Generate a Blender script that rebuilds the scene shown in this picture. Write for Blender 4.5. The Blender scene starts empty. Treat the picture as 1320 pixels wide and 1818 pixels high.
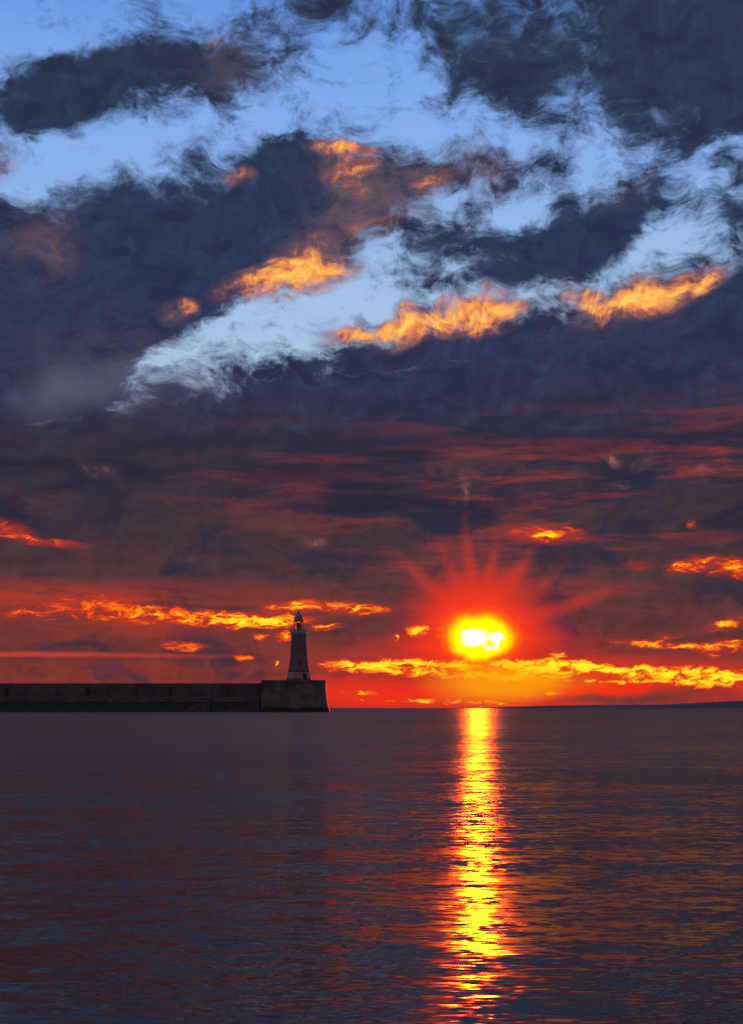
import bpy, bmesh, math, random
from mathutils import Vector
R = math.radians
sc = bpy.context.scene
COL = sc.collection
random.seed(7)

# ------------------------------------------------------------------ colour helpers
def s2l(c):
    c = c / 255.0
    return c / 12.92 if c <= 0.04045 else ((c + 0.055) / 1.055) ** 2.4
def rgb(r, g, b, k=1.0):
    return (s2l(r) * k, s2l(g) * k, s2l(b) * k, 1.0)

# ------------------------------------------------------------------ node helpers
class Nodes:
    def __init__(self, tree):
        self.t = tree
    def new(self, kind, **props):
        n = self.t.nodes.new(kind)
        for k, v in props.items():
            setattr(n, k, v)
        return n
    def put(self, sock, v):
        if isinstance(v, bpy.types.NodeSocket):
            self.t.links.new(v, sock)
        elif v is not None:
            sock.default_value = v
    def m(self, op, a, b=None, c=None, clamp=False):
        n = self.new('ShaderNodeMath', operation=op, use_clamp=clamp)
        self.put(n.inputs[0], a)
        if b is not None: self.put(n.inputs[1], b)
        if c is not None: self.put(n.inputs[2], c)
        return n.outputs[0]
    def add(self, a, b): return self.m('ADD', a, b)
    def sub(self, a, b): return self.m('SUBTRACT', a, b)
    def mul(self, a, b): return self.m('MULTIPLY', a, b)
    def mad(self, a, b, c): return self.m('MULTIPLY_ADD', a, b, c)
    def clamp(self, a): return self.m('ADD', a, 0.0, clamp=True)
    def rng(self, v, a, b, c=0.0, d=1.0, smooth=True):
        n = self.new('ShaderNodeMapRange', clamp=True, interpolation_type='SMOOTHSTEP' if smooth else 'LINEAR')
        for i, x in enumerate((v, a, b, c, d)): self.put(n.inputs[i], x)
        return n.outputs[0]
    def xyz(self, x, y, z=0.0):
        n = self.new('ShaderNodeCombineXYZ')
        for i, v in enumerate((x, y, z)): self.put(n.inputs[i], v)
        return n.outputs[0]
    def sep(self, v):
        n = self.new('ShaderNodeSeparateXYZ'); self.put(n.inputs[0], v)
        return n.outputs
    def vm(self, op, a, b=None, scale=None):
        n = self.new('ShaderNodeVectorMath', operation=op)
        self.put(n.inputs[0], a)
        if b is not None: self.put(n.inputs[1], b)
        if scale is not None: self.put(n.inputs['Scale'], scale)
        return n.outputs[0]
    def mapping(self, v, loc=(0, 0, 0), rot=0.0, scale=(1, 1, 1), kind='POINT'):
        n = self.new('ShaderNodeMapping', vector_type=kind)
        self.put(n.inputs['Vector'], v)
        n.inputs['Location'].default_value = loc
        n.inputs['Rotation'].default_value = (0, 0, rot)
        n.inputs['Scale'].default_value = scale
        return n.outputs[0]
    dims = '3D'
    def noise(self, v, scale, detail=4.0, rough=0.5, dist=0.0, lac=2.0, color=False):
        n = self.new('ShaderNodeTexNoise', noise_dimensions=self.dims)
        self.put(n.inputs['Vector'], v)
        n.inputs['Scale'].default_value = scale
        n.inputs['Detail'].default_value = detail
        n.inputs['Roughness'].default_value = rough
        n.inputs['Lacunarity'].default_value = lac
        n.inputs['Distortion'].default_value = dist
        return n.outputs['Color' if color else 'Fac']
    def mix(self, f, a, b, blend='MIX'):
        n = self.new('ShaderNodeMix', data_type='RGBA', blend_type=blend, clamp_factor=True)
        self.put(n.inputs[0], f); self.put(n.inputs[6], a); self.put(n.inputs[7], b)
        return n.outputs[2]
    def ramp(self, f, stops, interp='LINEAR'):
        n = self.new('ShaderNodeValToRGB')
        e = n.color_ramp.elements
        n.color_ramp.interpolation = interp
        while len(e) < len(stops): e.new(0.5)
        for x, (p, c) in zip(e, stops):
            x.position = p; x.color = c
        self.put(n.inputs[0], f)
        return n.outputs[0]
    def warp(self, v, scale, amp, detail=3.0, rough=0.55, stretch=None):
        src = v if stretch is None else self.mapping(v, scale=stretch)
        c = self.noise(src, scale, detail, rough, color=True)
        c = self.vm('SUBTRACT', c, (0.5, 0.5, 0.5))
        c = self.vm('MULTIPLY', c, (amp[0], amp[1], 0.0))
        return self.vm('ADD', v, c)

# ------------------------------------------------------------------ camera (level, lens shifted up)
F_PX = 2460.0                      # focal length in pixels of the 1320 x 1818 photograph
CAM_H = 1.6
cam_data = bpy.data.cameras.new('camera')
cam = bpy.data.objects.new('camera', cam_data)
COL.objects.link(cam)
cam.location = (0, 0, CAM_H)
cam.rotation_euler = (R(90), 0, 0)
cam_data.sensor_fit = 'VERTICAL'
cam_data.sensor_height = 24.0
cam_data.lens = 24.0 * F_PX / 1818.0
cam_data.shift_y = (1257.0 - 909.0) / 1818.0
cam_data.clip_start = 0.1
cam_data.clip_end = 100000.0
sc.camera = cam

# ------------------------------------------------------------------ sky
DEG_PX = math.degrees(1.0 / F_PX)
def pt(x, y):
    dx = x - 660.0
    return (math.degrees(math.atan(dx / F_PX)), math.degrees(math.atan((1257.0 - y) / math.hypot(F_PX, dx))))
SUN_AZ, SUN_EL = pt(850, 1133)

world = bpy.data.worlds.new('World')
sc.world = world
world.use_nodes = True
world.cycles.sampling_method = 'MANUAL'
world.cycles.sample_map_resolution = 1024
wt = world.node_tree
wt.nodes.clear()
N = Nodes(wt)
N.dims = '2D'
tc = N.new('ShaderNodeTexCoord')
d = N.sep(tc.outputs['Generated'])
az = N.mul(N.m('ARCTAN2', d[0], d[1]), 57.29578)
el = N.mul(N.m('ABSOLUTE', N.m('ARCSINE', d[2])), 57.29578)
q = N.xyz(az, el, 0.0)              # direction in degrees: azimuth, elevation

def lobes(v, items):
    """sum of soft elliptical patches given as photo x, y, half width, half height, tilt, weight"""
    acc = None
    for it in items:
        x, y, rx, ry = it[:4]
        rot = it[4] if len(it) > 4 else 0.0
        w = it[5] if len(it) > 5 else 1.0
        c = pt(x, y)
        g = N.new('ShaderNodeTexGradient', gradient_type='SPHERICAL')
        tm = g.texture_mapping
        tm.vector_type = 'TEXTURE'
        tm.translation = (c[0], c[1], 0.0)
        tm.rotation = (0.0, 0.0, R(rot))
        tm.scale = (rx * DEG_PX, ry * DEG_PX, 1.0)
        N.put(g.inputs[0], v)
        acc = N.mul(g.outputs['Fac'], w) if acc is None else N.mad(g.outputs['Fac'], w, acc)
    return acc

# clear sky between the clouds
elf = N.mul(el, 1.0 / 32.0)
def e_(y): return pt(660, y)[1] / 32.0
clear = N.ramp(elf, [(0.0, rgb(190, 200, 215)), (e_(650), rgb(170, 203, 240)), (e_(500), rgb(160, 200, 243)),
                     (e_(330), rgb(138, 184, 246)), (e_(180), rgb(128, 178, 250)), (e_(0), rgb(100, 155, 238))])
nish = N.new('ShaderNodeTexSky', sky_type='NISHITA', sun_disc=False, sun_elevation=R(SUN_EL), sun_rotation=R(SUN_AZ))
nish_c = N.vm('SCALE', nish.outputs[0], scale=0.08)
clear = N.mix(0.08, clear, nish_c)

# --- warped coordinates
q1 = N.warp(q, 0.22, (2.6, 1.6), 2.0)
q2 = N.warp(q1, 0.9, (0.78, 0.58), 6.0, 0.58)
qs1 = N.sep(q1)
# the edge of the great cloud deck rises from left to right
el_b = N.rng(az, pt(150, 0)[0], pt(1330, 0)[0], pt(660, 695)[1], pt(660, 448)[1], smooth=False)
deck = N.rng(N.sub(el_b, qs1[1]), -1.0, 2.2, 0.0, 1.45, smooth=False)
big = N.noise(q, 0.05, 4.0, 0.55)
bill = N.noise(q1, 0.85, 9.0, 0.62, 0.25)
rel = N.sub(bill, N.noise(N.vm('ADD', q1, (0.20, -0.28, 0.0)), 0.85, 6.0, 0.6, 0.25))
mott = N.noise(q1, 0.30, 4.0, 0.55)
cloud_base = N.ramp(elf, [
    (0.0, rgb(128, 52, 42)), (e_(1190), rgb(118, 52, 46)), (e_(1110), rgb(96, 50, 50)), (e_(1020), rgb(74, 51, 56)),
    (e_(930), rgb(58, 48, 58)), (e_(820), rgb(46, 45, 61)), (e_(720), rgb(36, 46, 74)), (e_(600), rgb(30, 51, 83)),
    (e_(420), rgb(26, 52, 86)), (e_(200), rgb(27, 53, 80)), (e_(0), rgb(30, 54, 79))])
# long horizontal streaks of the lower overcast
qh = N.warp(q, 0.30, (1.6, 0.34), 3.0)
st = N.noise(N.mapping(qh, scale=(0.13, 1.15, 1.0)), 0.95, 7.0, 0.60, 0.12)
st2 = N.noise(N.mapping(qh, scale=(0.24, 1.0, 1.0), loc=(11, 3, 0)), 0.60, 7.0, 0.60, 0.12)
blot = N.noise(N.mapping(q2, scale=(0.55, 1.0, 1.0), loc=(5, 9, 0)), 0.5, 7.0, 0.62, 0.2)
low = N.m('SUBTRACT', 1.0, N.rng(N.sub(el, N.mul(az, 0.05)), 8.5, 13.2))
shade = N.xyz(*[N.mad(rel, 0.8, 1.0)] * 3)
over = N.vm('MULTIPLY', cloud_base, shade)
over = N.mix(N.mul(N.mul(N.rng(mott, 0.42, 0.68), N.rng(el, 9.0, 13.0)), 0.22), over, rgb(46, 60, 84))

def overcast(col, redside):
    streak = N.mul(N.mul(N.rng(st, 0.45, 0.66), low), N.mad(redside, 0.9, 0.08))
    col = N.mix(N.mul(streak, 0.9), col, rgb(150, 58, 54))
    col = N.mix(N.mul(N.mul(N.rng(st2, 0.50, 0.66), low), N.rng(el, 5.0, 8.5, 0.0, 0.9)), col, rgb(28, 34, 58))
    col = N.mix(N.mul(N.mul(N.rng(blot, 0.50, 0.66), low), 0.72), col, rgb(33, 40, 62))
    col = N.mix(N.mul(N.mul(N.rng(blot, 0.46, 0.30), low), N.mad(redside, 0.25, 0.15)), col, rgb(112, 66, 62))
    bank = N.rng(N.noise(N.mapping(qh, scale=(0.10, 0.9, 1.0), loc=(2, 31, 0)), 0.75, 6.0, 0.6, 0.1), 0.50, 0.62)
    col = N.mix(N.mul(N.mul(bank, low), N.rng(el, 6.0, 9.5, 0.0, 0.8)), col, rgb(25, 33, 58))
    return col

def lit_cloud(col, items, soft, rim=False):
    """sunlit billows: orange faces, yellow crests, fading into the cloud behind"""
    q3 = N.warp(q1, 1.3, (0.50, 0.40), 5.0, 0.62)
    L = lobes(q3, [(i_[0], i_[1], i_[2] * 1.25, i_[3] * 1.25) + tuple(i_[4:]) for i_ in items])
    if rim:      # sunlit crests fade down into the body of the deck
        el_r = N.rng(az, pt(500, 0)[0], pt(1330, 0)[0], pt(660, 638)[1], pt(660, 545)[1], smooth=False)
        L = N.mul(L, N.rng(N.sub(el_r, qs1[1]), -0.75, 0.65, 1.0, 0.10))
    puff = N.noise(N.mapping(q1, rot=R(-25), scale=(0.8, 1.3, 1.0)), 1.4, 6.0, 0.60, 0.1)
    o = N.vm('ADD', q3, (-0.10, 0.16, 0.0))
    r2 = N.sub(N.noise(q3, 1.3, 5.0, 0.55, 0.1), N.noise(o, 1.3, 5.0, 0.55, 0.1))
    Le = N.m('MINIMUM', N.mul(L, 2.4), 1.0)
    La = N.mad(N.sub(puff, 0.5), N.mul(Le, 1.7), L)
    Lv = N.add(N.mad(L, 0.58, N.mul(N.sub(puff, 0.5), 0.8)), N.mad(r2, 2.0, 0.05))
    lc = N.ramp(Lv, [(0.0, rgb(96, 68, 82)), (0.2, rgb(150, 88, 82)), (0.45, rgb(232, 134, 84)), (0.72, rgb(252, 170, 84)), (1.0, rgb(255, 205, 100))])
    col = N.mix(N.rng(La, -0.15, 0.7, 0.0, soft), col, rgb(146, 98, 100))
    return N.mix(N.rng(La, 0.10, 1.15), col, lc)

# ================= upper sky : separate clouds on blue =================
def upper_sky():
    dark = [
        (60, 195, 200, 95, 16, 1.0), (230, 135, 280, 95, 12, 1.1), (400, 115, 180, 90, 6, .85), (130, 165, 200, 80, 15, .7), (470, 110, 90, 50, 0, .35),
        (400, 175, 110, 50, 10, .45), (285, 225, 60, 70, -50, .45), (350, 270, 60, 50, 0, .3), (540, 105, 70, 30, 20, .3),
        (590, 0, 220, 90, 0, 1.15), (560, 110, 70, 50, 0, .3), (690, 158, 28, 26, 30, .6), (690, 262, 40, 20, 0, .5),
        (1130, 40, 480, 170, -6, 1.25), (1280, 130, 240, 170, 0, 1.1), (840, 95, 170, 110, 0, .7), (960, 160, 170, 90, 0, .55),
        (1120, 225, 80, 90, 0, .5), (1260, 235, 130, 50, 0, .5), (800, 170, 100, 60, 0, .3), (930, 210, 120, 60, 0, .3),
        (230, 450, 380, 165, 12, 1.2), (470, 345, 280, 120, 14, 1.1), (60, 540, 330, 230, 0, 1.0), (50, 715, 210, 75, 6, 1.3), (700, 622, 230, 44, 10, 1.2), (880, 600, 160, 40, 8, .8), (330, 500, 330, 130, 18, 1.0),
        (160, 640, 330, 130, 8, 1.0), (560, 310, 200, 90, 6, .8), (20, 280, 55, 40, 0, .7), (200, 345, 110, 60, 10, .6),
        (470, 270, 90, 40, 10, .5), (-60, 450, 200, 180, 0, .9),
        (740, 320, 230, 80, 4, .95), (640, 390, 200, 80, 18, .9), (870, 310, 120, 60, -8, .7), (520, 470, 190, 60, 22, .6),
        (990, 310, 70, 70, 50, .7), (880, 430, 190, 90, 12, .95), (1090, 395, 210, 85, 20, 1.1), (1010, 440, 190, 80, 10, .8),
        (700, 470, 170, 60, 10, .45), (900, 500, 300, 60, 4, .5), (1170, 350, 80, 50, 20, .5), (1090, 490, 120, 60, 70, .4),
        (1310, 390, 75, 100, 0, 1.2), (790, 420, 120, 60, 0, .6), (740, 520, 90, 40, 0, .2),
        (620, 520, 90, 26, 10, .25), (1040, 260, 110, 60, 20, .3), (250, 40, 60, 22, 20, .35), (640, 90, 40, 60, 0, .2), (1010, 215, 70, 40, 30, .4), (1190, 290, 90, 40, 20, .3), (560, 250, 60, 20, 0, .3), (340, 250, 40, 60, 40, .4), (80, 300, 40, 26, 0, .3), (440, 560, 50, 30, 30, .28), (720, 540, 60, 26, 0, .3), (390, 640, 80, 40, 30, .5), (490, 625, 60, 22, 10, .4), (780, 612, 280, 55, 8, .9), (1150, 592, 240, 50, 8, .9)]
    gaps = [(480, 572, 240, 72, 24, .9), (300, 655, 140, 48, 28, .7), (1255, 465, 90, 50, 20, .5), (620, 560, 120, 60, 20, .5),
            (430, 245, 120, 40, 5, .4), (660, 150, 120, 160, 0, .5), (1030, 300, 60, 40, 0, .2), (160, 275, 240, 50, 8, .8), (90, 40, 200, 60, 0, .6), (290, 30, 100, 50, 0, .3), (80, 320, 70, 40, 0, .4),
            (380, 215, 60, 40, 0, .2), (900, 378, 90, 26, 10, .7), (790, 350, 44, 34, 0, .6), (660, 455, 80, 30, 20, .5), (840, 470, 90, 30, 10, .4), (960, 380, 40, 40, 0, .4), (1180, 450, 60, 50, 0, .5), (940, 350, 40, 30, 0, .3), (330, 170, 60, 25, 10, .2)]
    Dk = N.m('MINIMUM', lobes(q2, dark), 1.4)
    Gp = lobes(q1, gaps)
    # beyond the photographed part of the sky: broken cloud all round
    outside = N.m('MAXIMUM', N.rng(N.m('ABSOLUTE', az), 17.0, 30.0), N.rng(el, 28.0, 36.0))
    outD = N.mul(outside, N.rng(big, 0.38, 0.62, 0.0, 1.0))
    scud = N.mul(N.rng(N.noise(N.mapping(q1, rot=R(-20), scale=(0.7, 1.3, 1.0), loc=(4, 17, 0)), 0.45, 4.0, 0.6), 0.52, 0.72), 0.24)
    Draw = N.m('MAXIMUM', N.add(N.sub(N.add(Dk, outD), Gp), scud), deck)
    qa = N.mapping(q2, rot=R(-20), scale=(0.75, 1.45, 1.0))
    wisp = N.noise(qa, 0.65, 9.0, 0.63, 0.3)
    fine = N.noise(N.mapping(q2, rot=R(-24), scale=(0.6, 1.5, 1.0)), 2.1, 7.0, 0.66, 0.2)
    nz = N.mad(wisp, 0.42, N.mad(bill, 0.30, N.mul(fine, 0.28)))
    solid = N.rng(Draw, 0.70, 1.35)
    dens = N.mad(N.mul(N.sub(nz, 0.5), N.mad(solid, -2.9, 4.4)), 1.0, Draw)
    alpha = N.rng(dens, -0.02, 1.16)
    thick = N.rng(N.mad(N.mul(N.sub(nz, 0.5), N.mad(solid, -1.0, 2.0)), 1.0, Draw), 0.25, 1.05)
    cloud = N.mix(N.mul(N.rng(bill, 0.50, 0.72), 0.16), over, rgb(62, 84, 122))
    cloud = N.mix(N.mul(N.rng(wisp, 0.48, 0.66), 0.6), cloud, rgb(17, 38, 66))
    thin_col = N.ramp(N.rng(el, 10.0, 28.0), [(0, rgb(52, 72, 108)), (1, rgb(38, 66, 104))])
    cloud = N.mix(N.sub(1.0, thick), cloud, thin_col)
    brown = lobes(q2, [(740, 320, 230, 110, 4, .9), (600, 420, 170, 90, 20, .7), (880, 310, 130, 70, 0, .6), (430, 130, 140, 90, 0, .5),
                       (60, 430, 130, 110, 0, .5), (1120, 340, 90, 40, 20, .5), (200, 650, 260, 120, 0, .35), (1000, 540, 200, 60, 0, .5)])
    cloud = N.mix(N.mul(N.mul(brown, 0.9), N.rng(nz, 0.62, 0.42)), cloud, rgb(100, 84, 96))
    red = N.clamp(lobes(q, [(1050, 850, 800, 260, 0, 1.0), (1200, 800, 520, 130, 0, .5), (650, 800, 400, 130, 0, .35)]))
    cloud = overcast(cloud, red)
    veil = N.mul(N.rng(N.noise(qa, 0.45, 7.0, 0.6, 0.4), 0.45, 0.72), 0.12)
    col = N.mix(alpha, N.mix(veil, clear, rgb(160, 188, 236)), cloud)
    # grey mist where the left-hand cloud thins
    mist = lobes(q2, [(130, 690, 130, 60, 20, .8), (230, 690, 60, 60, 0, .5), (300, 690, 90, 30, 20, .4)])
    col = N.mix(N.mul(N.clamp(mist), 0.7), col, rgb(98, 104, 128))
    return lit_cloud(col, [
        (520, 490, 80, 44, 15, 1.25), (585, 472, 60, 26, 5, .9), (440, 500, 80, 24, 15, .45), (312, 560, 34, 20, 40, .55), (335, 545, 20, 16, 20, .5), (548, 440, 60, 34, 10, .5),
        (632, 303, 40, 46, 30, .8), (600, 266, 50, 12, 0, .75), (648, 264, 20, 10, 0, .6), (410, 304, 34, 14, 8, .75), (755, 320, 34, 24, 0, .65),
        (15, 285, 32, 26, 0, .45), (90, 420, 50, 60, 0, .2), (385, 72, 26, 10, 0, .4), (650, 395, 90, 40, 20, .3),
        (635, 590, 64, 20, 14, 1.05), (705, 574, 48, 28, 34, 1.15), (775, 560, 62, 32, 24, 1.15), (862, 558, 64, 38, 14, 1.25), (905, 552, 26, 16, 0, .6), (840, 580, 40, 20, 0, .6),
        (1030, 528, 50, 22, -10, .75), (1085, 556, 62, 34, 5, 1.15), (1130, 546, 52, 36, 20, .9), (1172, 530, 54, 46, 10, 1.2), (1225, 518, 56, 28, 34, .95), (1262, 500, 40, 18, 34, .6),
        (290, 690, 70, 24, 0, .22), (390, 680, 70, 16, 0, .2)], 0.55, True)

# ================= lower sky : overcast, burning streaks, the sun =================
def lower_sky():
    red = N.clamp(lobes(q, [(1050, 850, 800, 260, 0, 1.0), (850, 1100, 450, 220, 0, .5), (1200, 800, 520, 130, 0, .5), (650, 800, 400, 130, 0, .35)]))
    col = overcast(over, red)
    # brick-red band low on the left
    bl = lobes(q1, [(120, 1085, 560, 60, 0, 1.0), (0, 1060, 300, 60, -4, .6), (300, 1175, 700, 60, 0, .35)])
    col = N.mix(N.mul(N.clamp(bl), N.rng(st, 0.36, 0.62)), col, rgb(172, 56, 38))
    pink = lobes(N.warp(q, 0.5, (0.3, 0.10), 3.0), [(130, 1162, 230, 7, 0, 1.0), (330, 1165, 140, 6, 0, .5), (0, 1162, 150, 6, 0, .7)])
    col = N.mix(N.clamp(pink), col, rgb(190, 60, 44))
    col = lit_cloud(col, [(1080, 808, 22, 10, 0, .42), (1137, 811, 28, 12, 0, .4), (1255, 826, 24, 13, 20, .42), (1100, 849, 22, 12, 0, .42), (817, 856, 13, 24, 0, .4),
                          (180, 829, 44, 12, -5, .35), (555, 962, 40, 10, 0, .3)], 0.4)
    # red glow round the sun and along the horizon
    glow = N.m('MINIMUM', lobes(q, [(850, 1115, 280, 150, 0, .32), (880, 1205, 560, 110, 0, .65), (1250, 1215, 420, 60, 0, .6), (760, 1235, 520, 45, 0, .75),
                                    (850, 1112, 170, 135, 0, .75)]), 1.25)
    glow = N.mul(glow, N.rng(N.add(st, N.mul(st2, 0.35)), 0.40, 0.74, 0.66, 1.10))
    slate = lobes(q1, [(1180, 1238, 190, 28, 4, 1.0), (1040, 1236, 150, 18, 0, .6), (1150, 1090, 240, 60, 0, .5)])
    glow = N.mul(glow, N.sub(1.0, N.mul(N.clamp(slate), 0.9)))
    col = N.mix(N.rng(glow, 0.08, 1.05), col, (0.86, 0.030, 0.012, 1))
    # crepuscular rays fanning from the sun through the broken cloud
    rays = []
    for ang, ln, w, k in [(17, 330, 20, .66), (35, 235, 20, .36), (57, 240, 22, .60), (68, 170, 14, .3), (79, 225, 18, .50), (97, 255, 18, .52), (114, 225, 20, .54), (125, 170, 14, .3),
                          (136, 255, 20, .54), (156, 205, 20, .32), (-3, 240, 18, .25), (184, 230, 18, .25)]:
        a = R(ang)
        rays.append((850 + math.cos(a) * ln * .27, 1124 - math.sin(a) * ln * .27, ln * .64, w * 1.05, ang, k))
    ray = lobes(N.warp(q, 0.6, (0.22, 0.22), 3.0), rays)
    col = N.mix(N.mul(N.rng(ray, 0.0, 0.60, 0.0, 0.74), N.rng(blot, 0.66, 0.38, 0.62, 1.0)), col, rgb(226, 54, 38))
    # low clouds on fire: thin bright ragged streaks
    q4 = N.warp(N.warp(q, 0.35, (0.9, 0.24), 2.0), 1.3, (1.1, 0.42), 7.0, 0.66, stretch=(0.6, 1.3, 1.0))
    fire = [
        (25, 942, 60, 22, -18, .85), (110, 965, 70, 12, -2, .65), (960, 948, 85, 20, 0, .95), (1232, 931, 14, 10, 0, .8),
        (1205, 1008, 40, 16, 0, .8), (1240, 1000, 40, 20, 10, .8), (1300, 1008, 60, 26, -10, .95), (1140, 1003, 34, 12, 0, .45),
        (60, 1086, 160, 34, 0, .5), (195, 1078, 140, 38, -6, .68), (330, 1097, 170, 21, -3, .85), (440, 1102, 140, 18, -1, 1.1), (500, 1103, 55, 16, 4, .95),
        (530, 1077, 90, 14, 4, .95), (625, 1080, 80, 15, -2, 1.1), (580, 1114, 46, 11, 10, .85), (508, 1131, 22, 14, 0, 1.0), (470, 1132, 22, 8, 0, .6),
        (322, 1146, 50, 12, 0, .75), (430, 1166, 36, 9, -8, .6), (495, 1179, 7, 6, 0, .9),
        (742, 1120, 28, 14, 0, 1.2), (697, 1131, 10, 9, 0, 1.0), (782, 1125, 10, 13, 0, .8),
        (620, 1183, 70, 13, 2, 1.05), (700, 1177, 120, 12, 2, 1.05), (720, 1193, 90, 11, 0, .95), (860, 1180, 190, 12, 0, 1.2), (880, 1199, 150, 12, -2, 1.25), (990, 1186, 120, 17, 0, 1.2),
        (1090, 1192, 140, 11, -2, .95), (1200, 1190, 190, 12, -2, .95), (1250, 1208, 130, 15, -3, 1.05), (1160, 1207, 120, 9, 0, .7), (1330, 1196, 130, 11, 0, .95), (1420, 1205, 160, 14, 0, .9),
        (985, 1166, 30, 9, 0, .9), (1150, 1142, 90, 11, -4, .95), (1255, 1150, 110, 10, -2, .8), (1300, 1140, 50, 10, 0, .7), (1290, 1108, 60, 14, 14, .75), (1190, 1130, 40, 9, 0, .5), (1265, 1163, 40, 8, 0, .5),
        (640, 1231, 80, 8, -2, .65), (690, 1243, 120, 7, 0, .55), (800, 1246, 100, 7, 0, .55), (880, 1246, 60, 7, -3, .6), (985, 1229, 30, 7, 0, .75), (940, 1232, 22, 6, 0, .6), (1060, 1210, 90, 7, 0, .6)]
    E = N.m('POWER', N.m('MAXIMUM', lobes(q4, fire), 0.0), 0.7)
    fr = N.noise(N.mapping(q4, scale=(0.55, 1.7, 1.0)), 2.2, 8.0, 0.70, 0.4)
    frn = N.rng(fr, 0.28, 0.72, 0.0, 1.0, smooth=False)
    near = lobes(q, [(860, 1190, 900, 170, 0, 1.0)])
    col = N.mix(N.rng(E, 0.05, 1.0, 0.0, 0.55), col, rgb(206, 56, 34))
    Fv = N.mad(E, N.add(N.mad(frn, 2.2, -0.24), N.mul(near, 0.44)), -0.38)
    Fv = N.mul(Fv, N.mad(N.clamp(lobes(q, [(860, 1160, 760, 300, 0, 1.5)])), 0.34, 0.66))
    fc = N.ramp(Fv, [(0.0, rgb(170, 52, 34)), (0.2, rgb(228, 62, 26)), (0.42, rgb(250, 108, 30)), (0.68, rgb(255, 185, 22)), (0.98, rgb(255, 240, 40))])
    col = N.mix(N.rng(Fv, 0.0, 0.30), col, fc)
    # the sun behind ragged cloud
    qsun = N.warp(q, 0.9, (0.45, 0.35), 4.0)
    under = lobes(q, [(870, 1212, 150, 55, 0, 1.0), (960, 1210, 160, 40, 0, .5)])
    col = N.mix(N.rng(under, 0.0, 1.0, 0, .8), col, rgb(255, 165, 10))
    fringe = lobes(qsun, [(852, 1124, 150, 105, 0, 1.0)])
    col = N.mix(N.rng(fringe, 0.0, 1.25), col, (1.25, 0.060, 0.006, 1))
    halo = N.m('MINIMUM', lobes(qsun, [(850, 1129, 80, 58, 0, 1.0), (864, 1140, 80, 42, 0, .4)]), 1.0)
    col = N.mix(N.rng(halo, 0.0, 0.62), col, rgb(255, 140, 0))
    col = N.mix(N.rng(halo, 0.22, 0.85), col, (2.2, 1.7, 0.002, 1.0))
    q5 = N.warp(q, 2.2, (0.5, 0.4), 4.0)
    core = lobes(q5, [(844, 1133, 34, 22, 0, 1.3), (884, 1130, 16, 14, 0, 1.1), (866, 1152, 8, 7, 0, 1.0), (880, 1146, 9, 14, -30, 1.0), (823, 1124, 8, 8, 0, 1.0)])
    return N.mix(N.rng(core, 0.15, 0.85), col, (5.0, 4.0, 1.1, 1.0))

up_col = upper_sky()
lo_col = lower_sky()
# darker dusk sky behind the viewer
back = N.mul(N.rng(N.m('ABSOLUTE', az), 50.0, 110.0), 0.9)
dusk = N.mix(N.rng(big, 0.4, 0.6), rgb(128, 112, 116), rgb(80, 72, 78))
bgs = []
for col in (lo_col, up_col):
    b = N.new('ShaderNodeBackground')
    N.put(b.inputs['Color'], N.mix(back, col, dusk))
    b.inputs['Strength'].default_value = 1.0
    bgs.append(b)
ms = N.new('ShaderNodeMixShader')
N.put(ms.inputs[0], N.rng(el, pt(660, 800)[1], pt(660, 768)[1], smooth=False))
wt.links.new(bgs[0].outputs[0], ms.inputs[1])
wt.links.new(bgs[1].outputs[0], ms.inputs[2])
wo = N.new('ShaderNodeOutputWorld')
wt.links.new(ms.outputs[0], wo.inputs['Surface'])

# ------------------------------------------------------------------ sun lamp
sun_d = bpy.data.lights.new('sun', 'SUN')
sun_d.energy = 5.0
sun_d.angle = R(0.8)
sun_d.color = (1.0, 0.055, 0.0005)
sun = bpy.data.objects.new('sun', sun_d)
COL.objects.link(sun)
a, e = R(SUN_AZ), R(SUN_EL)
to_sun = Vector((math.sin(a) * math.cos(e), math.cos(a) * math.cos(e), math.sin(e)))
sun.rotation_euler = (-to_sun).to_track_quat('-Z', 'Y').to_euler()
sun.location = (0, 0, 60)

# ------------------------------------------------------------------ materials
def material(name):
    m = bpy.data.materials.new(name)
    m.use_nodes = True
    m.node_tree.nodes.clear()
    n = Nodes(m.node_tree)
    p = n.new('ShaderNodeBsdfPrincipled')
    o = n.new('ShaderNodeOutputMaterial')
    m.node_tree.links.new(p.outputs[0], o.inputs['Surface'])
    return m, n, p

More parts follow.
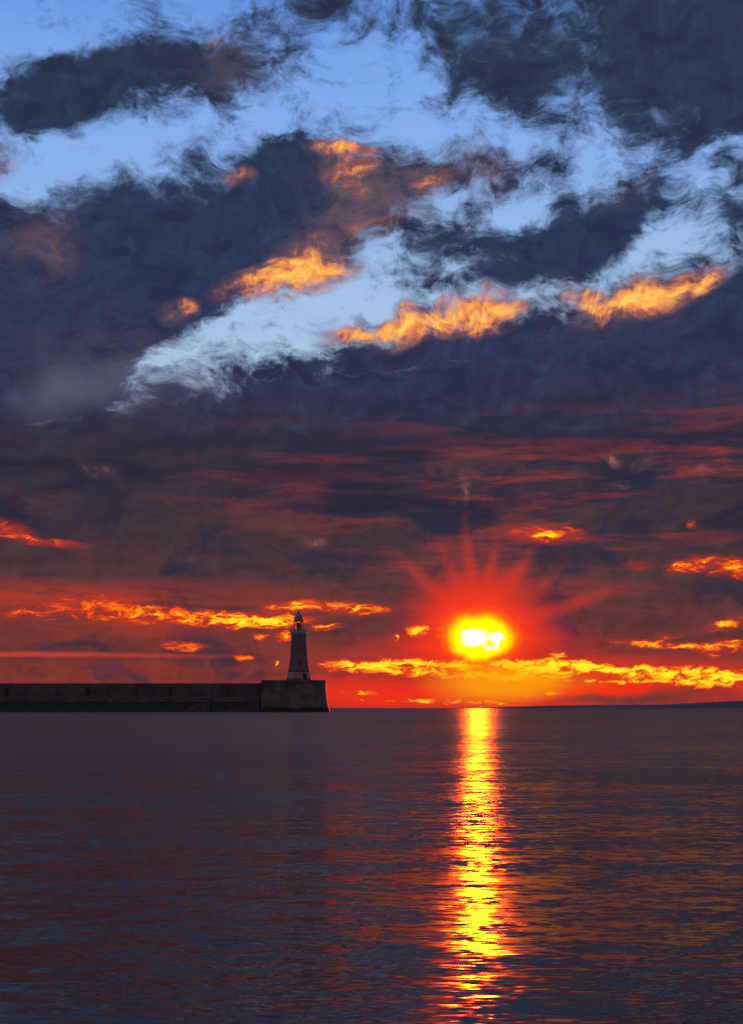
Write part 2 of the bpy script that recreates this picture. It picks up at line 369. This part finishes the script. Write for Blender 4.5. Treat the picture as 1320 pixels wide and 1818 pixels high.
def stone(name, c1, c2, scale=0.5, course=0.9, wet=None, rough=0.85):
    m, n, p = material(name)
    g = n.new('ShaderNodeTexCoord').outputs['Object']
    x, y, z = n.sep(g)[:3]
    f1 = n.noise(g, scale, 6.0, 0.6)
    f2 = n.noise(n.mapping(g, scale=(1, 1, 0.15)), scale * 2.2, 5.0, 0.6)     # vertical run-off stains
    c = n.mix(n.rng(f1, 0.32, 0.68), c1, c2)
    c = n.mix(n.mul(n.rng(f2, 0.5, 0.72), 0.6), c, tuple(v * 0.35 for v in c1[:3]) + (1,))
    br = n.new('ShaderNodeTexBrick')
    n.put(br.inputs['Vector'], n.xyz(n.add(x, y), z, 0.0))
    br.inputs['Scale'].default_value = 1.0
    br.inputs['Brick Width'].default_value = course * 2.2
    br.inputs['Row Height'].default_value = course
    br.inputs['Mortar Size'].default_value = 0.03
    br.inputs['Color1'].default_value = (1, 1, 1, 1)
    br.inputs['Color2'].default_value = (0.72, 0.72, 0.72, 1)
    br.inputs['Mortar'].default_value = (0.4, 0.4, 0.4, 1)
    c = n.mix(0.8, c, n.vm('MULTIPLY', c, br.outputs['Color']))
    if wet is not None:
        wz = n.add(z, n.mul(n.sub(n.noise(n.mapping(g, scale=(0.12, 0.12, 1.0)), 1.0, 4.0, 0.6), 0.5), 3.0))
        c = n.mix(n.rng(wz, wet + 0.5, wet - 0.5), c, (0.022, 0.024, 0.020, 1))
    n.put(p.inputs['Base Color'], c)
    p.inputs['Roughness'].default_value = rough
    b = n.new('ShaderNodeBump')
    b.inputs['Strength'].default_value = 0.6
    b.inputs['Distance'].default_value = 0.08
    n.put(b.inputs['Height'], n.add(f1, n.mul(br.outputs['Fac'], -0.4)))
    n.put(p.inputs['Normal'], b.outputs[0])
    return m

def plain(name, col, rough=0.5, metal=0.0, var=0.3, scale=2.0):
    m, n, p = material(name)
    g = n.new('ShaderNodeTexCoord').outputs['Object']
    f = n.noise(g, scale, 5.0, 0.6)
    n.put(p.inputs['Base Color'], n.mix(n.rng(f, 0.3, 0.7), tuple(v * (1 - var) for v in col[:3]) + (1,), tuple(v * (1 + var) for v in col[:3]) + (1,)))
    p.inputs['Roughness'].default_value = rough
    p.inputs['Metallic'].default_value = metal
    return m

M_tower = stone('tower_stone', (0.20, 0.145, 0.145, 1), (0.28, 0.215, 0.21, 1), 0.35, 0.75)
M_plinth = stone('plinth_stone', (0.36, 0.28, 0.26, 1), (0.50, 0.40, 0.36, 1), 0.5, 0.75)
M_pier = stone('pier_stone', (0.09, 0.075, 0.09, 1), (0.17, 0.14, 0.15, 1), 0.16, 1.1)
M_sea = stone('tidal_stone', (0.075, 0.075, 0.08, 1), (0.17, 0.155, 0.15, 1), 0.16, 1.2, wet=4.2, rough=0.6)
M_head = stone('pier_head_stone', (0.10, 0.085, 0.085, 1), (0.24, 0.20, 0.18, 1), 0.22, 1.2, wet=1.8)
M_cope = stone('coping_stone', (0.19, 0.165, 0.17, 1), (0.27, 0.235, 0.23, 1), 0.3, 1.4)
M_gallery = plain('gallery_paint', (0.34, 0.36, 0.38, 1), 0.5, 0, .2, 1.2)
M_iron = plain('dark_iron', (0.05, 0.035, 0.035, 1), 0.45, 0.3)
M_red = plain('red_iron', (0.14, 0.03, 0.028, 1), 0.45, 0.0)
M_dome = plain('lead_roof', (0.20, 0.19, 0.20, 1), 0.4, 0.3, .35, 1.5)
M_door_shade = plain('dark_door_and_shade', (0.025, 0.02, 0.02, 1), 0.6)  # the door's own dark, also the painted shade of the recess blocks
M_lens = plain('lens_glass', (0.06, 0.03, 0.03, 1), 0.15, 0.0)
M_hill = plain('far_hill', (0.10, 0.095, 0.095, 1), 0.95, 0, .15, 0.003)
mg, ng, pg = material('lantern_glass')
pg.inputs['Base Color'].default_value = (0.95, 0.9, 0.88, 1)
pg.inputs['Roughness'].default_value = 0.03
pg.inputs['IOR'].default_value = 1.05
pg.inputs['Transmission Weight'].default_value = 1.0
M_glass = mg

# water
M_water, n, p = material('sea_water')
n.dims = '2D'
g = n.new('ShaderNodeTexCoord').outputs['Object']
gx, gy, gz = n.sep(g)[:3]
dist = gy
p.inputs['IOR'].default_value = 1.33
p.inputs['Base Color'].default_value = (0.012, 0.013, 0.020, 1)
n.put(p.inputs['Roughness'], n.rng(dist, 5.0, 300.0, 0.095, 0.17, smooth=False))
def slope(scale, sx, detail, rough, amp, loc, dist_=0.0):
    c = n.noise(n.mapping(g, loc=loc, scale=(sx, 1.0, 1.0)), scale, detail, rough, dist_, color=True)
    c = n.vm('SUBTRACT', c, (0.5, 0.5, 0.5))
    return n.vm('MULTIPLY', c, (amp * 0.33, amp, 0.0))
swell = n.noise(n.mapping(g, scale=(0.06, 0.5, 1.0)), 0.22, 3.0, 0.6)          # slicks and cat's-paws
wind = n.noise(n.mapping(g, loc=(40, 7, 0), scale=(0.3, 1.0, 1.0)), 0.035, 3.0, 0.5)
calm = n.mul(n.rng(swell, 0.36, 0.60, 0.72, 1.20), n.rng(wind, 0.35, 0.65, 0.80, 1.15))
s = slope(20.0, 0.30, 2.0, 0.5, 0.68, (0, 0, 0), 0.3)
s = n.vm('ADD', s, slope(4.5, 0.36, 1.0, 0.4, 0.46, (3, 8, 0), 0.3))
s = n.vm('ADD', s, slope(0.8, 0.45, 1.0, 0.4, 0.26, (13, 5, 0)))
s = n.vm('MULTIPLY', s, n.xyz(calm, calm, 0.0))
s = n.vm('ADD', s, slope(0.12, 0.5, 2.0, 0.5, 0.07, (31, 2, 0)))
sx_, sy_, _z = n.sep(s)[:3]
set_a = n.noise(n.mapping(g, loc=(17, 3, 0), scale=(0.05, 1.0, 1.0)), 0.16, 2.0, 0.5)      # wave groups
set_b = n.noise(n.mapping(g, loc=(5, 71, 0), scale=(0.12, 1.0, 1.0)), 0.020, 3.0, 0.55)
sets = n.mad(n.sub(set_a, 0.5), 0.11, n.mul(n.sub(set_b, 0.5), 0.16))
sy_ = n.sub(sy_, n.add(n.rng(dist, 7.0, 40.0, 0.050, 0.097), sets))            # seas running shoreward: faces lean towards the shore
nrm = n.vm('NORMALIZE', n.xyz(sx_, sy_, 1.0))
n.put(p.inputs['Normal'], nrm)
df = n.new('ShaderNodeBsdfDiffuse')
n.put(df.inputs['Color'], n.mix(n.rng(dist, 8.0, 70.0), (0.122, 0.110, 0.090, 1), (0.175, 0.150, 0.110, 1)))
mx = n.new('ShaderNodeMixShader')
n.put(mx.inputs[0], n.rng(dist, 7.0, 45.0, 0.58, 0.70))  # haze put into the colour: more matt grey farther out
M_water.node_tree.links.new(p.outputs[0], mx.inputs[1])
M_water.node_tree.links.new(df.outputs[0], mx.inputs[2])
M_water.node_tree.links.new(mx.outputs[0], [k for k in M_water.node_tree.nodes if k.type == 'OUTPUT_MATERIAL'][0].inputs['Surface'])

# ------------------------------------------------------------------ mesh helpers
def link(name, bm, mat, parent=None, smooth=False):
    me = bpy.data.meshes.new(name)
    bmesh.ops.recalc_face_normals(bm, faces=bm.faces[:])
    bm.to_mesh(me); bm.free()
    if smooth:
        for f in me.polygons: f.use_smooth = True
    me.materials.append(mat)
    o = bpy.data.objects.new(name, me)
    COL.objects.link(o)
    if parent: o.parent = parent
    return o
def tag(o, label, cat, group=None):
    o['label'] = label; o['category'] = cat
    if group: o['group'] = group
def empty(name, loc):
    o = bpy.data.objects.new(name, None)
    COL.objects.link(o); o.location = loc
    return o
def lathe(bm, prof, seg=48, phase=0.0, cap=True):
    rings = []
    for r, z in prof:
        rings.append([bm.verts.new((r * math.cos(phase + 2 * math.pi * k / seg), r * math.sin(phase + 2 * math.pi * k / seg), z)) for k in range(seg)])
    for a_, b_ in zip(rings, rings[1:]):
        for k in range(seg):
            bm.faces.new((a_[k], a_[(k + 1) % seg], b_[(k + 1) % seg], b_[k]))
    if cap:
        bm.faces.new(rings[0][::-1]); bm.faces.new(rings[-1])
    return bm
def box(bm, c, s, rz=0.0):
    vs = []
    for dz in (-1, 1):
        for dx, dy in ((-1, -1), (1, -1), (1, 1), (-1, 1)):
            x, y = dx * s[0] / 2, dy * s[1] / 2
            vs.append(bm.verts.new((c[0] + x * math.cos(rz) - y * math.sin(rz), c[1] + x * math.sin(rz) + y * math.cos(rz), c[2] + dz * s[2] / 2)))
    for f in ((0, 3, 2, 1), (4, 5, 6, 7), (0, 1, 5, 4), (1, 2, 6, 5), (2, 3, 7, 6), (3, 0, 4, 7)):
        bm.faces.new([vs[i] for i in f])
def rod(bm, a_, b_, r, seg=8):
    a_, b_ = Vector(a_), Vector(b_)
    z = (b_ - a_).normalized()
    x = z.orthogonal().normalized(); y = z.cross(x)
    r0 = [bm.verts.new(a_ + (x * math.cos(t) + y * math.sin(t)) * r) for t in [2 * math.pi * k / seg for k in range(seg)]]
    r1 = [bm.verts.new(b_ + (x * math.cos(t) + y * math.sin(t)) * r) for t in [2 * math.pi * k / seg for k in range(seg)]]
    for k in range(seg): bm.faces.new((r0[k], r0[(k + 1) % seg], r1[(k + 1) % seg], r1[k]))
    bm.faces.new(r0[::-1]); bm.faces.new(r1)
def prism(bm, prof, x0, x1, nx=1, jit=0.0):
    """profile in (y, z) swept along x"""
    rows = []
    for i in range(nx + 1):
        x = x0 + (x1 - x0) * i / nx
        rows.append([bm.verts.new((x, y + random.uniform(-jit, jit), z + random.uniform(-jit, jit))) for y, z in prof])
    m_ = len(prof)
    for a_, b_ in zip(rows, rows[1:]):
        for k in range(m_): bm.faces.new((a_[k], a_[(k + 1) % m_], b_[(k + 1) % m_], b_[k]))
    bm.faces.new(rows[0]); bm.faces.new(rows[-1][::-1])

# ------------------------------------------------------------------ the sea and the far shore
bm = bmesh.new()
ys = [-60, 0, 20, 60, 200, 600, 2000, 8000, 40000]
xs = [-40000, -4000, -600, -100, 0, 100, 600, 4000, 40000]
gv = [[bm.verts.new((x, y, 0)) for x in xs] for y in ys]
for i in range(len(ys) - 1):
    for j in range(len(xs) - 1):
        bm.faces.new((gv[i][j], gv[i][j + 1], gv[i + 1][j + 1], gv[i + 1][j]))
water = link('water', bm, M_water)
water['kind'] = 'structure'

# low dark shore rising to the right on the horizon
HD = 9000.0
def hx(px): return (px - 660.0) / F_PX * HD
def hz(row): return (1257.0 - row) / F_PX * HD
bm = bmesh.new()
prof = [(790, 1256.9), (880, 1255.4), (980, 1252.6), (1060, 1251.6), (1120, 1251.4), (1170, 1251.0), (1220, 1248.6), (1270, 1246.0), (1330, 1244.0), (1480, 1242.0), (1700, 1246), (2100, 1242), (2600, 1250), (3000, 1256.5)]
pts = []
for (xa, ya), (xb, yb) in zip(prof, prof[1:]):
    for k in range(10):
        t = k / 10; t2 = t * t * (3 - 2 * t) * .5 + t * .5
        pts.append((hx(xa + (xb - xa) * t), hz(ya + (yb - ya) * t2)))
prev = None
for i, (x, z) in enumerate(pts):
    z += random.uniform(-.6, .6)
    row = [bm.verts.new((x, HD - 150, -2)), bm.verts.new((x, HD - 60, max(z, 0) * .55 + CAM_H * .4)), bm.verts.new((x, HD, z + CAM_H)), bm.verts.new((x, HD + 500, z * .6)), bm.verts.new((x, HD + 900, -2))]
    if prev:
        for k in range(4): bm.faces.new((prev[k], row[k], row[k + 1], prev[k + 1]))
    prev = row
hills = link('hills', bm, M_hill, smooth=True)
hills['kind'] = 'structure'

# ------------------------------------------------------------------ breakwater
D = 560.0
S = F_PX / D                                        # photo pixels per metre at the pier
def wx(px): return (px - 660.0) / S
def wz(row): return (1257.0 - row) / S + CAM_H
pier = empty('breakwater', (wx(523), D, 0))
tag(pier, 'long dark stone breakwater running left to right with a raised round-edged head at its end', 'breakwater')
ox = wx(523)
XL = wx(-1900) - ox
xh0, xh1 = wx(467) - ox, wx(579) - ox               # top of the raised head
HT = wz(1208)
PT = wz(1213)
LZ = wz(1238)
YF = -6.0                                            # front face of the lower wall
bm = bmesh.new()
prism(bm, [(-9.2, -2.5), (-8.0, 1.0), (-7.2, LZ - 1.4), (-7.0, LZ - 0.5), (-5.8, LZ - 0.5), (5.5, LZ - 0.5), (6.5, -2.5)], XL, xh0 - 0.6, 160, 0.05)
link('sea_wall', bm, M_sea, pier)
bm = bmesh.new()
prism(bm, [(-7.25, LZ - 0.497), (-7.25, LZ), (5.4, LZ), (5.4, LZ - 0.497)], XL, xh0 - 0.6, 1)
link('walkway', bm, M_cope, pier)
bm = bmesh.new()
prism(bm, [(-0.6, LZ + .003), (-0.2, PT - 0.55), (2.4, PT - 0.55), (2.6, LZ + .003)], XL, xh0 - 0.6, 120, 0.02)
link('parapet_wall', bm, M_pier, pier)
bm = bmesh.new()
prism(bm, [(-0.45, PT - 0.52), (-0.45, PT), (2.7, PT), (2.7, PT - 0.52)], XL, xh0 - 0.6, 1)
link('coping', bm, M_cope, pier)
# dark blocks on the parapet face, their colour standing in for recess shade
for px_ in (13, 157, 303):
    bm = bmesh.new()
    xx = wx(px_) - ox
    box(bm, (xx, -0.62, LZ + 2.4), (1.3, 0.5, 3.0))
    link('recess_shade', bm, M_door_shade, pier)
# the raised head: battered, flared foot, rounded corners
def head_ring(z, grow):
    r = 5.0 + grow
    x0, x1, y0, y1 = xh0 - grow * .3, xh1 + grow, -9.5 - grow, 9.5 + grow
    pts_ = []
    for cx, cy, a0 in ((x1 - r, y1 - r, 0), (x0 + 2, y1 - 2, 90), (x0 + 2, y0 + 2, 180), (x1 - r, y0 + r, 270)):
        rr = r if a0 in (0, 270) else 2.0
        for k in range(9):
            t = R(a0 + 90 * k / 8)
            pts_.append((cx + rr * math.cos(t), cy + rr * math.sin(t), z))
    return pts_
bm = bmesh.new()
prev = None
prof = [(-2.5, 2.2), (0.0, 1.65), (1.5, 1.25), (3.5, .75), (6.0, .35), (9.0, .08), (HT - 0.9, 0.0), (HT - 0.85, 0.18), (HT, 0.18)]
for z, gw in prof:
    row = [bm.verts.new(v) for v in head_ring(z, gw)]
    if prev:
        for k in range(len(row)): bm.faces.new((prev[k], prev[(k + 1) % len(row)], row[(k + 1) % len(row)], row[k]))
    prev = row
bm.faces.new(prev)
link('pier_head', bm, M_head, pier)
bm = bmesh.new()
sv = []
for y in (-0.55, 2.75):
    sv.append([bm.verts.new((x, y, z)) for x, z in ((xh0 - 2.2, PT + .003), (xh0 - 0.35, HT - .9), (xh0 - 0.02, HT - .15), (xh0 - 0.02, LZ + .01), (xh0 - 0.55, LZ + .01), (xh0 - 0.55, PT + .003))])
for k in range(6): bm.faces.new((sv[0][k], sv[0][(k + 1) % 6], sv[1][(k + 1) % 6], sv[1][k]))
bm.faces.new(sv[0]); bm.faces.new(sv[1][::-1])
link('shoulder', bm, M_head, pier)
# flight of steps sloping down from the head on the seaward face
bm = bmesh.new()
for k in range(14):
    x0 = xh0 - 0.62 - 0.9 * k
    box(bm, (x0 - 0.45, -8.3, (LZ - 0.6 - 0.36 * k) / 2), (0.9, 2.0, LZ - 0.6 - 0.36 * k))
link('steps', bm, M_pier, pier)
bm = bmesh.new()
for k in range(11):
    x0 = wx(376) - ox - 0.9 * k
    box(bm, (x0 - 0.45, -8.2, (LZ - 0.9 - 0.38 * k) / 2), (0.9, 2.0, LZ - 0.9 - 0.38 * k))
link('steps', bm, M_pier, pier)

# ------------------------------------------------------------------ lighthouse
lh = empty('lighthouse', (wx(530.8), D, HT))
tag(lh, 'tall tapering stone lighthouse with domed lantern standing on the head of the breakwater', 'lighthouse')
Z = lambda zoom_row: (1115.0 - zoom_row) / 7.3333 / S     # rows of a 7.33x enlargement -> metres above the base
bm = bmesh.new()
lathe(bm, [(158 / 32.2, 0.003), (157 / 32.2, Z(1075)), (150 / 32.2, Z(1062)), (146 / 32.2, Z(1035)), (140 / 32.2, Z(1010))])
link('plinth', bm, M_plinth, lh, True)
bm = bmesh.new()
lathe(bm, [(139.5 / 32.2, Z(1009.9)), (134 / 32.2, Z(980)), (125 / 32.2, Z(930)), (116 / 32.2, Z(860)), (110 / 32.2, Z(780)), (105 / 32.2, Z(700)), (100 / 32.2, Z(610)), (96 / 32.2, Z(535)), (96 / 32.2, Z(530))])
link('tower', bm, M_tower, lh, True)
bm = bmesh.new()
lathe(bm, [(97 / 32.2, Z(529.9)), (101 / 32.2, Z(520)), (110 / 32.2, Z(512)), (111 / 32.2, Z(496)), (110 / 32.2, Z(484)), (101 / 32.2, Z(482)), (97 / 32.2, Z(479))])
gal = link('gallery', bm, M_gallery, lh)
# railing on the gallery
bm = bmesh.new()
zr = Z(484)
for k in range(24):
    t = 2 * math.pi * k / 24
    rod(bm, (3.28 * math.cos(t), 3.28 * math.sin(t), zr), (3.28 * math.cos(t), 3.28 * math.sin(t), zr + 1.05), 0.035, 5)
for h in (0.55, 1.05):
    for k in range(24):
        t, u = 2 * math.pi * k / 24, 2 * math.pi * (k + 1) / 24
        rod(bm, (3.28 * math.cos(t), 3.28 * math.sin(t), zr + h), (3.28 * math.cos(u), 3.28 * math.sin(u), zr + h), 0.03, 5)
link('railing', bm, M_iron, gal)
# lantern: low wall, posts, glass, lens
RL = 62 / 32.2
lb = bmesh.new()
lathe(lb, [(RL + .1, Z(478.9)), (RL + .1, Z(446)), (RL - .02, Z(445))], 16)
lantern = link('lantern_room', lb, M_gallery, lh)
bm = bmesh.new()
z0, z1 = Z(444.9), Z(346)
for k in range(8):
    t = 2 * math.pi * (k + .5) / 8
    rod(bm, (RL * .95 * math.cos(t), RL * .95 * math.sin(t), z0), (RL * .95 * math.cos(t), RL * .95 * math.sin(t), z1), 0.16, 6)
for zz in ((z0 + z1) / 2,):
    for k in range(8):
        t, u = 2 * math.pi * (k + .5) / 8, 2 * math.pi * (k + 1.5) / 8
        rod(bm, (RL * .95 * math.cos(t), RL * .95 * math.sin(t), zz), (RL * .95 * math.cos(u), RL * .95 * math.sin(u), zz), 0.05, 5)
link('lantern_frame', bm, M_red, lantern)
bm = bmesh.new()
lathe(bm, [(RL * .90, z0 + .01), (RL * .90, z1 - .01)], 8, math.pi / 8, cap=False)
link('lantern_glass', bm, M_glass, lantern)
bm = bmesh.new()
lathe(bm, [(.3, z0 + .02), (.3, z0 + .5), (.62, z0 + .75), (.78, z0 + 1.4), (.72, z0 + 2.0), (.4, z0 + 2.4), (.12, z0 + 2.5)], 20)
link('lens', bm, M_lens, lantern, True)
bm = bmesh.new()
lathe(bm, [(RL + .02, z1 + .003), (RL + .16, Z(340)), (RL + .12, Z(330)), (58 / 32.2, Z(322)), (55 / 32.2, Z(300)), (48 / 32.2, Z(277)), (38 / 32.2, Z(258)), (27 / 32.2, Z(246)), (20 / 32.2, Z(242)), (20 / 32.2, Z(234)), (22 / 32.2, Z(231)), (16 / 32.2, Z(224)), (6 / 32.2, Z(218))], 32)
dome = link('dome', bm, M_dome, lantern, True)
bm = bmesh.new()
lathe(bm, [(.10, Z(217.9)), (.08, Z(206)), (.22, Z(203)), (.28, Z(199)), (.2, Z(195)), (.05, Z(192)), (.03, Z(182))], 12)
link('finial', bm, M_iron, dome, True)
# door on the right of the plinth, facing the viewer
da = math.asin((747 - 665) / 150.0)
bm = bmesh.new()
rd = 4.35
cx, cy = rd * math.sin(da), -rd * math.cos(da)
box(bm, (cx, cy, 1.28), (1.35, 1.3, 2.5), da)
box(bm, (cx, cy, 2.62), (0.95, 1.28, 0.3), da)
door = link('door', bm, M_door_shade, lh)
# ------------------------------------------------------------------ render settings
sc.view_settings.view_transform = 'Standard'
sc.view_settings.look = 'None'
sc.view_settings.exposure = 0.0
sc.view_settings.gamma = 1.0
sc.cycles.sample_clamp_direct = 60.0
sc.cycles.sample_clamp_indirect = 6.0
sc.cycles.max_bounces = 6
sc.cycles.use_denoising = True
